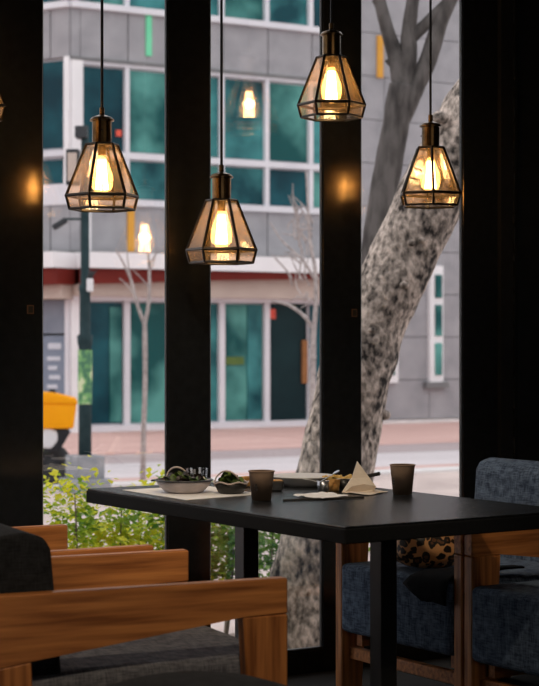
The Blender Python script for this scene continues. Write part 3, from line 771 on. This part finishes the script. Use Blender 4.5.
# ------------------------------------------------------------------ pendant lamps
def lamp(label, u, v, Y, rot, with_light=True):
    pos = PY(u, v, Y)                         # centre of the widest ring
    t = thing('pendant_lamp', label, 'lamp', pos, rot - TH, 'hexagonal glass pendant lamps')
    R1, R2, R3, h1, h2 = .0515, .118, .107, .168, -.043
    hx = lambda r, z: [Vector((r * math.cos(R(60 * k)), r * math.sin(R(60 * k)), z)) for k in range(6)]
    T, W_, B_ = hx(R1, h1), hx(R2, 0), hx(R3, h2)
    for ring, rr, nm in ((T, .005, 'top_ring'), (W_, .0058, 'middle_ring'), (B_, .0048, 'bottom_ring')):
        MB().tube(ring, rr, 6, closed=True).build(nm, 'bronze', t)
    for k in range(6):
        j = (k + 1) % 6
        MB().tube([T[k], W_[k]], .0052, 6).build('upper_bar', 'bronze', t)
        MB().tube([W_[k], B_[k]], .005, 6).build('lower_bar', 'bronze', t)
        MB().quad([T[k], T[j], W_[j], W_[k]]).build('upper_pane', 'lamp_glass', t)
        MB().quad([W_[k], W_[j], B_[j], B_[k]]).build('lower_pane', 'lamp_glass', t)
    MB().prism([(p.x * 1.02, p.y * 1.02) for p in T], h1 - .002, h1 + .004, axis='z').build('top_plate', 'bronze', t)
    sk = MB().lathe([(0, h1), (.0325, h1), (.0325, h1 + .076), (.040, h1 + .077), (.040, h1 + .081), (.033, h1 + .089), (.014, h1 + .096), (.0085, h1 + .098), (.0085, h1 + .121), (0, h1 + .121)], 24).build('socket_cap', 'socket', t, False)
    for a in (0, 120, 240):
        MB().lathe([(0, 0), (.003, 0), (.003, .004), (0, .004)], 8, M=Matrix.Rotation(R(a + 20), 4, 'Z') @ Matrix.Translation((.032, 0, h1 + .045)) @ Matrix.Rotation(R(90), 4, 'Y')).build('screw', 'bronze', sk)
    L = RZ1 - pos.z
    MB().tube([(0, 0, h1 + .118), (0, 0, L - .02)], .0048, 8).build('cord', 'cord', t)
    MB().lathe([(0, L - .03), (.045, L - .028), (.05, L), (0, L)], 20).build('ceiling_rose', 'bronze', t, True)
    MB().lathe([(0, h1 - .035), (.014, h1 - .035), (.014, h1), (0, h1)], 16).build('bulb_base', 'socket', t, True)
    zb = h1 - .035
    bl = MB().lathe([(.013, zb), (.016, zb - .012), (.025, zb - .035), (.034, zb - .062), (.037, zb - .085), (.033, zb - .107), (.020, zb - .122), (0, zb - .127)], 24).build('bulb', 'bulb_glass', t, True)
    f = MB()
    for k in range(9):
        a = R(40 * k); r0 = .010; r1 = .019
        f.tube([(r0 * math.cos(a), r0 * math.sin(a), zb - .014), (r1 * math.cos(a + .2), r1 * math.sin(a + .2), zb - .112)], .0030, 5)
    f.build('filament', 'filament', bl)
    ld = bpy.data.lights.new('bulb_light', 'POINT'); ld.energy = 2.8; ld.color = (1, .66, .32); ld.shadow_soft_size = .02
    lo = bpy.data.objects.new('bulb_light', ld); COL.objects.link(lo); lo.parent = t; lo.location = (0, 0, zb - .06)
    return t
YL = 5.2
lamp('hexagonal glass pendant lamp hanging on its own in the left window', 102, 196, YL, R(15))
lamp('lowest hanging pendant lamp, in front of the second black column', 221.5, 250, YL, R(0))
lamp('highest pendant lamp in view, overlapping the third black column', 331.5, 105, YL, R(0))
lamp('pendant lamp in front of the mottled tree, furthest right', 430.5, 194, YL, R(30))
lamp('pendant lamp cut off by the left edge of the picture', -32.5, 106, YL, R(0))

# added spotlights out of view, brightening the chairs and the dishes
def spotlight(label, pos, aim, energy):
    t = thing('fill_spotlight', label, 'spotlight', pos, 0, 'added fill spotlights')
    d = Vector(aim) - Vector(pos); d.z += .12; rm = Matrix.Translation((0, 0, -.12)) @ d.to_track_quat('Z', 'Y').to_matrix().to_4x4()
    MB().lathe([(0, -.02), (.05, -.02), (.05, 0), (0, 0)], 20).build('mounting_plate', 'metal_black', t)
    MB().tube([(0, 0, -.02), (0, 0, -.10)], .008, 8).build('stem', 'metal_black', t)
    MB().lathe([(0, -.06), (.035, -.06), (.045, .07), (.041, .07), (.033, -.04), (0, -.045)], 24, M=rm).build('housing', 'metal_black', t, True)
    ld = bpy.data.lights.new('spot_light', 'SPOT'); ld.energy = energy; ld.color = (1, .82, .60); ld.spot_size = R(48); ld.spot_blend = .6; ld.shadow_soft_size = .06
    lo = bpy.data.objects.new('spot_light', ld); COL.objects.link(lo); lo.parent = t
    lo.matrix_local = Matrix.Translation((0, 0, -.12)) @ Matrix.Translation(d.normalized() * .075) @ (d).to_track_quat('-Z', 'Y').to_matrix().to_4x4()
spotlight('added unseen spotlight brightening the two dark cushioned armchairs', (1.35, 1.9, 3.0), (1.95, 3.9, .5), 95)
spotlight('added unseen spotlight brightening the two blue armchairs', (2.6, 1.5, 3.0), (3.3, 4.9, .9), 20)
spotlight('added unseen spotlight brightening the dishes on the table', (1.7, 3.3, 3.0), (2.75, 4.75, .75), 90)

# ------------------------------------------------------------------ things on the table
def T(u, v): p = G(u, v, TZ); return p
def pxm(px, v): return px * (CAMZ - TZ) / (v - CY)
mat_c = [T(122, 490.5), T(186, 500.5), T(262, 494.5), T(205, 486)]
pm = MB()
lo_ = [Vector((p.x, p.y, TZ + .0005)) for p in mat_c]; hi_ = [Vector((p.x, p.y, TZ + .0022)) for p in mat_c]
vl = [pm.bm.verts.new(p) for p in lo_]; vh = [pm.bm.verts.new(p) for p in hi_]
pm.bm.faces.new(vl[::-1]); pm.bm.faces.new(vh)
for i in range(4): pm.bm.faces.new((vl[i], vl[(i + 1) % 4], vh[(i + 1) % 4], vh[i]))
o = pm.build('paper_placemat', 'paper', off=None); tag(o, 'white paper placemat under the salad bowl', 'placemat')
PZ = TZ + .0025
# enamel bowl
bp_ = T(184, 493.2)
RB = pxm(57, 493) / 2; HB = pxm(12.5, 493)
bowl = thing('enamel_bowl', 'shallow pale enamel bowl of salad with a dark rim', 'bowl', (bp_.x, bp_.y, PZ))
MB().lathe([(0, 0), (RB * .60, 0), (RB * .70, .005), (RB * .90, HB * .6), (RB, HB), (RB * .985, HB * 1.0), (RB * .87, HB * .6), (RB * .65, .01), (0, .008)], 40).build('body', 'enamel', bowl, True)
MB().tube([(RB * math.cos(2 * math.pi * k / 36), RB * math.sin(2 * math.pi * k / 36), HB) for k in range(36)], .0028, 6, closed=True).build('rim', 'enamel_rim', bowl, True)
hx0 = Matrix.Rotation(-TH, 4, 'Z')
MB().box(-RB - .014, -.014, HB - .004, -RB + .002, .014, HB + .001, .002, 1, M=hx0).build('handle', 'enamel_rim', bowl)
def leaves(name, c, rad, z0, z1, cnt, m, seed, size=.03):
    rn = random.Random(seed); bm = bmesh.new()
    for i in range(cnt):
        a = rn.uniform(0, 6.28); r = rad * math.sqrt(rn.random()); hz = z0 + (z1 - z0) * rn.random() * (1 - .5 * (r / rad) ** 2)
        Mx = Matrix.Translation((r * math.cos(a), r * math.sin(a), hz)) @ Matrix.Rotation(rn.uniform(0, 6.28), 4, 'Z') @ Matrix.Rotation(rn.uniform(-.8, .8), 4, 'Y') @ Matrix.Rotation(rn.uniform(-.8, .8), 4, 'X')
        L = size * rn.uniform(.6, 1.2); w_ = L * .45; prev = None
        for k in range(5):
            x = L * (k / 4 - .5); ww = w_ * math.sin(math.pi * (k + .6) / 5.2); zz = -.25 * L * (k / 4 - .5) ** 2 * 4
            cur = [bm.verts.new(Mx @ Vector((x, -ww, zz + .006 * rn.random()))), bm.verts.new(Mx @ Vector((x, 0, zz))), bm.verts.new(Mx @ Vector((x, ww, zz + .006 * rn.random())))]
            if prev: bm.faces.new((prev[0], prev[1], cur[1], cur[0])); bm.faces.new((prev[1], prev[2], cur[2], cur[1]))
            prev = cur
    me = bpy.data.meshes.new(name); bm.to_mesh(me); bm.free(); me.materials.append(MT[m])
    for p in me.polygons: p.use_smooth = True
    o = bpy.data.objects.new(name, me); COL.objects.link(o); o.location = c
    return o
tag(leaves('salad_greens', (bp_.x, bp_.y, PZ), RB * .66, HB * .85, HB * 1.55, 60, 'salad', 1, .032), 'green salad leaves heaped in the pale enamel bowl', 'salad', kind='stuff')
tag(leaves('red_lettuce', (bp_.x, bp_.y, PZ), RB * .70, HB * .85, HB * 1.45, 70, 'salad_d', 2, .034), 'dark purple salad leaves in the pale enamel bowl', 'salad', kind='stuff')
def arch(name, label, c, w, h, m, rad=.0022, yaw=0, zb=0.0):
    pts = []
    for k in range(15):
        a = math.pi * (k / 14 * 1.16 - .08)
        pts.append((-w / 2 * math.cos(a), .012 * math.sin(2 * a), h * math.sin(a)))
    o = MB().tube(pts, [rad * (1.25 - .4 * abs(k / 7 - 1)) for k in range(15)], 6).build(name, m, None, True)
    o.location = (c.x, c.y, zb); o.rotation_euler = (0, 0, -TH + yaw); return tag(o, label, 'onion', 'onion rings on the salads')
oc = P(177, 480, 5.50)
arch('onion_ring', 'thin pale onion ring arching above the salad in the enamel bowl', oc, pxm(21, 492), pxm(13, 492), 'onion', .0026, .2, PZ + HB * .92)
for i, (u, v, r) in enumerate(((203, 479, .008), (206, 481, .006), (200, 480, .006))):
    p = P(u, v, 5.49); mb = MB(); bmesh.ops.create_icosphere(mb.bm, subdivisions=2, radius=r)
    for vv in mb.bm.verts: vv.co *= 1 + .3 * noise.noise(vv.co * 150 + Vector((i, 0, 0)))
    o = mb.build('cheese_crumb', 'cheese', None, True); o.location = p
    tag(o, ['largest white cheese crumb on the bowl of salad', 'white cheese crumb at the right edge of the salad', 'small white cheese crumb beside the onion ring'][i], 'cheese', 'cheese crumbs on the salad')
# second, dark dish with greens
d2 = T(231, 494); R2d = pxm(35, 494) / 2; H2d = pxm(11, 493)
dish = thing('dark_salad_dish', 'dark shallow dish of greens left of the first paper cup', 'dish', (d2.x, d2.y, PZ))
MB().lathe([(0, 0), (R2d * .6, 0), (R2d * .75, .004), (R2d * 1.0, H2d), (R2d * .95, H2d), (R2d * .7, .008), (0, .007)], 32).build('body', 'darkdish', dish, True)
MB().tube([(R2d * math.cos(2 * math.pi * k / 36), R2d * math.sin(2 * math.pi * k / 36), H2d + .003 * math.sin(k)) for k in range(36)], .0024, 6, closed=True).build('rim', 'onion', dish, True)
tag(leaves('dish_greens', (d2.x, d2.y, PZ), R2d * .62, H2d * .85, H2d * 1.8, 45, 'salad', 5, .030), 'curled green leaves heaped in the dark dish', 'salad', kind='stuff')
oc = P(227, 487, 5.45)
arch('onion_ring', 'thin pale onion ring arching over the greens in the dark dish', oc, pxm(25, 493), pxm(12, 493), 'onion', .0026, -.1, PZ + H2d * .9)
p = P(226, 477.5, 5.62); mb = MB(); bmesh.ops.create_icosphere(mb.bm, subdivisions=2, radius=.013, matrix=Matrix.Diagonal((1.2, .8, .8, 1)))
o = mb.build('lime_wedge', 'lime', None, True); o.location = (d2.x, d2.y + .02, PZ + H2d * 1.65); tag(o, 'bright lime piece on top of the dark dish of greens', 'fruit')
# ribbed tumbler behind the bowl
tp = T(197, 484)
tum = thing('glass_tumbler', 'ribbed clear glass tumbler behind the enamel bowl', 'glass', (tp.x, tp.y, TZ + .001))
mb = MB(); RT = pxm(21, 484) / 2; HT = pxm(15.5, 484)
seg = 40; prof = [(RT * .8, 0), (RT * .85, HT * .3), (RT, HT)]
rings = []
for r, z in prof:
    rings.append([mb.bm.verts.new(((r + (.0022 if k % 2 else 0)) * math.cos(2 * math.pi * k / seg), (r + (.0022 if k % 2 else 0)) * math.sin(2 * math.pi * k / seg), z)) for k in range(seg)])
for a, b in zip(rings[:-1], rings[1:]):
    for k in range(seg): mb.bm.faces.new((a[k], a[(k + 1) % seg], b[(k + 1) % seg], b[k]))
mb.build('wall', 'clear', tum)
MB().lathe([(0, 0), (RT * .8, 0), (RT * .8, .008), (0, .009)], 32).build('base', 'clear', tum, True)
# paper cups
def cup(label, u, vb, wt, wb, hpx, seedrot):
    c = T(u, vb - 2.0); k = (CAMZ - TZ) / (vb - 2 - CY)
    rt, rb, h = wt * k / 2, wb * k / 2, hpx * k
    t = thing('paper_cup', label, 'cup', (c.x, c.y, TZ + .001), -TH)
    MB().lathe([(rb * .92, .004), (rb, 0), (rt, h)], 36).build('body', 'cup', t, True)
    MB().lathe([(rt * .985, h), (rb * .96, .006), (0, .006)], 36).build('inside', 'cup_in', t, True)
    MB().tube([(rt * math.cos(2 * math.pi * i / 36), rt * math.sin(2 * math.pi * i / 36), h) for i in range(36)], .0022, 6, closed=True).build('rim', 'cup', t, True)
    mk = MB()
    for (a0, z0, w_, hh) in ((0, .55, .10, .05), (.0, .47, .16, .06), (.02, .38, .12, .07)):
        rr = rb + (rt - rb) * z0 + .0008; pts = []
        for s in range(5):
            a = R(seedrot) + a0 + (s / 4 - .5) * w_ * 2
            pts.append((rr * math.cos(a), rr * math.sin(a)))
        for s in range(4):
            mk.quad([(pts[s][0], pts[s][1], z0 * h - hh * h / 2), (pts[s + 1][0], pts[s + 1][1], z0 * h - hh * h / 2), (pts[s + 1][0] * 1.004, pts[s + 1][1] * 1.004, z0 * h + hh * h / 2), (pts[s][0] * 1.004, pts[s][1] * 1.004, z0 * h + hh * h / 2)])
    mk.build('printed_mark', 'mark', t)
cup('brown paper cup standing between the salads and the white plate', 261.5, 502.5, 25.5, 19.5, 29, -118)
cup('brown paper cup standing apart at the right of the table', 402.5, 496.8, 25, 19, 29.5, -150)
# bread, dark basket, white plate
p = T(246, 487); o = MB().box(-.02, -.014, 0, .02, .014, .034, .006, 2).build('bread_piece', 'bread', None, True); o.location = (p.x, p.y, TZ + .001); o.rotation_euler = (0, 0, .3)
tag(o, 'orange brown toasted bread piece behind the first paper cup', 'bread')
p = T(268, 490.5); tr_ = thing('dark_tray', 'small dark oblong tray behind the first paper cup', 'tray', (p.x, p.y, TZ), -TH + .15)
wt_ = pxm(30, 490) / 2
MB().prism([(-wt_ * .85, 0), (wt_ * .85, 0), (wt_, .032), (-wt_, .032)], -.035, .035, .004, 1).build('body', 'darkdish', tr_)
MB().box(-wt_ * .92, -.03, .030, wt_ * .92, .03, .0335).build('liner', 'bread', tr_)
p = T(303, 485.5)
pl = thing('white_plate', 'large white plate behind the small sauce cups', 'plate', (p.x, p.y, TZ), 0)
rp = pxm(68, 486) / 2
MB().lathe([(0, 0), (rp * .6, 0), (rp * .66, .006), (rp * .98, .030), (rp, .033), (rp * .96, .034), (rp * .64, .012), (0, .010)], 48).build('dish', 'plate', pl, True)
# sauce cups with fries
fr_spots = [(323, 493.5), (334, 492.5), (344, 492.0)]
for i, (u, v) in enumerate(fr_spots):
    p = T(u, v - 1.5); k = (CAMZ - TZ) / (v - 1.5 - CY)
    t = thing('sauce_cup', ['steel rimmed sauce cup at the left of the three beside the plate', 'middle sauce cup of the three beside the plate', 'dark sauce cup nearest the standing napkin'][i], 'cup', (p.x, p.y, TZ + .001), 0, 'small sauce cups')
    r = 6.2 * k; h = 11 * k
    MB().lathe([(0, 0), (r * .8, 0), (r, h), (r * .93, h), (r * .75, .004), (0, .004)], 20).build('body', ['steel', 'bread', 'darkdish'][i], t, True)
    MB().lathe([(0, h * .9), (r * .9, h * .88)], 20).build('sauce', 'darkdish', t, True)
rn = random.Random(21)
for i in range(9):
    u = 327 + i * 2.3; p = P(u + 3, 478.6 + rn.uniform(-1, 1), 5.70)
    o = MB().box(-.026, -.005, -.005, .026, .005, .005, .0015, 1).build('french_fry', 'fry')
    o.location = p; o.rotation_euler = (rn.uniform(-.2, .2), rn.uniform(-.35, .35), rn.uniform(-1.4, .4))
    tag(o, 'golden fry in the pile behind the sauce cups', 'fry', 'fries behind the sauce cups')
p = T(347, 486.8)
bs = thing('fries_dish', 'low white dish under the fries beside the napkin', 'dish', (p.x, p.y, TZ), 0)
MB().lathe([(0, 0), (.035, 0), (.046, .03), (.042, .03), (.032, .006), (0, .006)], 28).build('body', 'plate', bs, True)
# fork and spoon
def cutlery(name, label, a, b, m, kind):
    d = (b - a); L = d.length
    t = thing(name, label, 'cutlery', a)
    t.rotation_euler = d.to_track_quat('X', 'Z').to_euler()
    MB().box(0, -.003, -.0012, L * .72, .003, .0012, .001, 1).build('handle', m, t)
    if kind == 'fork':
        MB().prism([(L * .70, -.004), (L * .78, -.010), (L * .84, -.010), (L * .84, .010), (L * .78, .010), (L * .70, .004)], -.0012, .0012, axis='z').build('head', m, t)
        for k in range(4): MB().box(L * .83, -.010 + k * .0058, -.001, L, -.0075 + k * .0058, .001).build('tine', m, t)
    elif kind == 'spoon':
        MB().prism([(L * .70, -.003), (L * .78, -.010), (L * .9, -.012), (L, -.006), (L, .006), (L * .9, .012), (L * .78, .010), (L * .70, .003)], -.0012, .0012, axis='z').build('head', m, t)
    else:
        MB().box(L * .62, -.008, -.006, L, .008, .006, .004, 2).build('grip', 'mark', t)
cutlery('white_fork', 'pale plastic fork leaning on the left sauce cup', P(330, 484.5, 5.58), P(305, 479, 5.50), 'paper', 'fork')
cutlery('grey_spoon', 'grey spoon sticking up from the sauce cups', P(320, 482, 5.50), P(339, 470.5, 5.52), 'steel', 'spoon')
cutlery('table_knife', 'knife with a black handle poking out behind the folded napkin', P(345, 481, 5.70), P(380, 473.5, 5.66), 'steel', 'knife')
# crumpled flat napkin
def sheet(name, m, corners, amp, seed, z, nx=14, ny=8, thick=.0012):
    bm = bmesh.new(); rows = []
    for j in range(ny + 1):
        r_ = []
        for i in range(nx + 1):
            s, t_ = i / nx, j / ny
            p = corners[0] * (1 - s) * (1 - t_) + corners[1] * s * (1 - t_) + corners[2] * s * t_ + corners[3] * (1 - s) * t_
            wob = noise.noise(Vector((s * 4 + seed, t_ * 3, seed)))
            p = p + Vector((noise.noise(Vector((s * 5, t_ * 5, seed + 3))) * .01, noise.noise(Vector((s * 5, t_ * 5, seed + 9))) * .01, 0))
            p.z = z + amp * (.5 + .5 * wob) + .0012
            r_.append(bm.verts.new(p))
        rows.append(r_)
    for j in range(ny):
        for i in range(nx): bm.faces.new((rows[j][i], rows[j][i + 1], rows[j + 1][i + 1], rows[j + 1][i]))
    me = bpy.data.meshes.new(name); bm.to_mesh(me); bm.free(); me.materials.append(MT[m])
    o = bpy.data.objects.new(name, me); COL.objects.link(o)
    sm = o.modifiers.new('solid', 'SOLIDIFY'); sm.thickness = thick
    return o
tag(sheet('flat_napkin', 'paper', [T(293, 497), T(322, 500.5), T(348, 497.5), T(322, 493.5)], .010, 2.0, TZ), 'crumpled white paper napkin lying flat before the sauce cups', 'napkin')
a, b = T(283, 501.5), T(364, 498.2)
d = b - a
o = MB().box(0, -.004, 0, d.length, .004, .006, .002, 1).build('chopsticks_sleeve', 'mark'); o.location = (a.x, a.y, TZ + .0005); o.rotation_euler = (0, 0, math.atan2(d.y, d.x))
tag(o, 'thin dark stick lying before the flat napkin', 'chopstick')
# napkin pack with an upright folded triangle
tag(sheet('napkin_sheet', 'napkin', [T(343, 493), T(368, 496), T(388, 492.5), T(362, 489.5)], .006, 5.0, TZ), 'cream paper napkin spread under the folded one', 'napkin')
D7 = 5.52
nk = MB()
def q3(u, v, dz=0.0): return P(u, v, D7 + dz)
fr = [q3(342, 492.5, -.02), q3(352, 478, 0), q3(357.5, 461.5, .02), q3(369, 477, .0), q3(376, 486.5, -.02), q3(372, 491.5, -.04)]
bk = [p + c2w(0, .022) for p in fr]
vf = [nk.bm.verts.new(p) for p in fr]; vb = [nk.bm.verts.new(p) for p in bk]
nk.bm.faces.new(vf); nk.bm.faces.new(vb[::-1])
for i in range(6): nk.bm.faces.new((vf[i], vf[(i + 1) % 6], vb[(i + 1) % 6], vb[i]))
fn = nk.build('folded_napkin', 'napkin'); tag(fn, 'cream napkin folded to an upright triangle beside the sauce cups', 'napkin')
f2 = MB(); pts = [q3(343, 493.5, -.03), q3(352, 486, -.045), q3(364, 484, -.05), q3(376, 486, -.04), q3(374, 492.5, -.03)]
vf = [f2.bm.verts.new(p) for p in pts]; vb = [f2.bm.verts.new(p + c2w(0, .012)) for p in pts]
f2.bm.faces.new(vf); f2.bm.faces.new(vb[::-1])
for i in range(5): f2.bm.faces.new((vf[i], vf[(i + 1) % 5], vb[(i + 1) % 5], vb[i]))
f2.build('lower_fold', 'napkin', fn)

# ------------------------------------------------------------------ bag and cloth on the blue chair
c = P(429, 563, 5.80); SEAT = .477
bag = thing('leopard_bag', 'leopard print fabric bag lying on the blue chair seat', 'bag', (c.x, c.y, SEAT), -TH)
mb = MB(); bmesh.ops.create_icosphere(mb.bm, subdivisions=4, radius=1)
for v in mb.bm.verts:
    p = v.co.copy(); 
    f = lambda t, e: math.copysign(abs(t) ** e, t)
    x, y, z = f(p.x, .72) * .128, f(p.y, .85) * .085, f(p.z, .7) * .075
    fold = .012 * noise.noise(Vector((x * 22, y * 16, z * 30))) + .008 * noise.noise(Vector((x * 45, y * 40, z * 60)))
    k = 1 + fold * 8
    v.co = Vector((x * k, y * k, max(z * k, -.075) + .075))
mb.build('body', 'leopard', bag, True)
MB().tube([(.02, -.05, .135), (.06, -.07, .16), (.11, -.04, .13), (.12, .0, .06)], [.008] * 4, 6).build('handle', 'leopard', bag, True)
# cloth: follows the seat top, then hangs over the front edge
def chair_pt(fx, wy, z):           # fx forward along the chair, wy towards the far arm
    return Vector((Cw.x, Cw.y, 0)) + c2w(dC[0] * fx + wC[0] * wy, dC[1] * fx + wC[1] * wy, z)
sm_ = MB(); rows = []
prof = [(-.30, SEAT + .012), (-.22, SEAT + .012), (-.14, SEAT + .011), (-.07, SEAT + .009), (-.012, SEAT + .006), (.014, SEAT - .012), (.021, SEAT - .035), (.022, SEAT - .06), (.022, SEAT - .08)]
for j, (fx, z) in enumerate(prof):
    r_ = []
    for i in range(9):
        s = i / 8
        wl_, wr_ = (-.24 + .028 * j if j < 7 else -.07 - .05 * (j - 6)), -.288
        wy = wl_ + (wr_ - wl_) * s
        r_.append(sm_.bm.verts.new(chair_pt(fx, wy, z + .014 * (.5 + .5 * noise.noise(Vector((s * 5, j * .7, 2)))))))
    rows.append(r_)
for j in range(len(prof) - 1):
    for i in range(8): sm_.bm.faces.new((rows[j][i], rows[j][i + 1], rows[j + 1][i + 1], rows[j + 1][i]))
jk = sm_.build('black_scarf', 'cloth_black', None, True)
jm = jk.modifiers.new('solid', 'SOLIDIFY'); jm.thickness = .006; jm.offset = 1
tag(jk, 'black cloth hanging over the front edge of the blue chair seat', 'scarf')
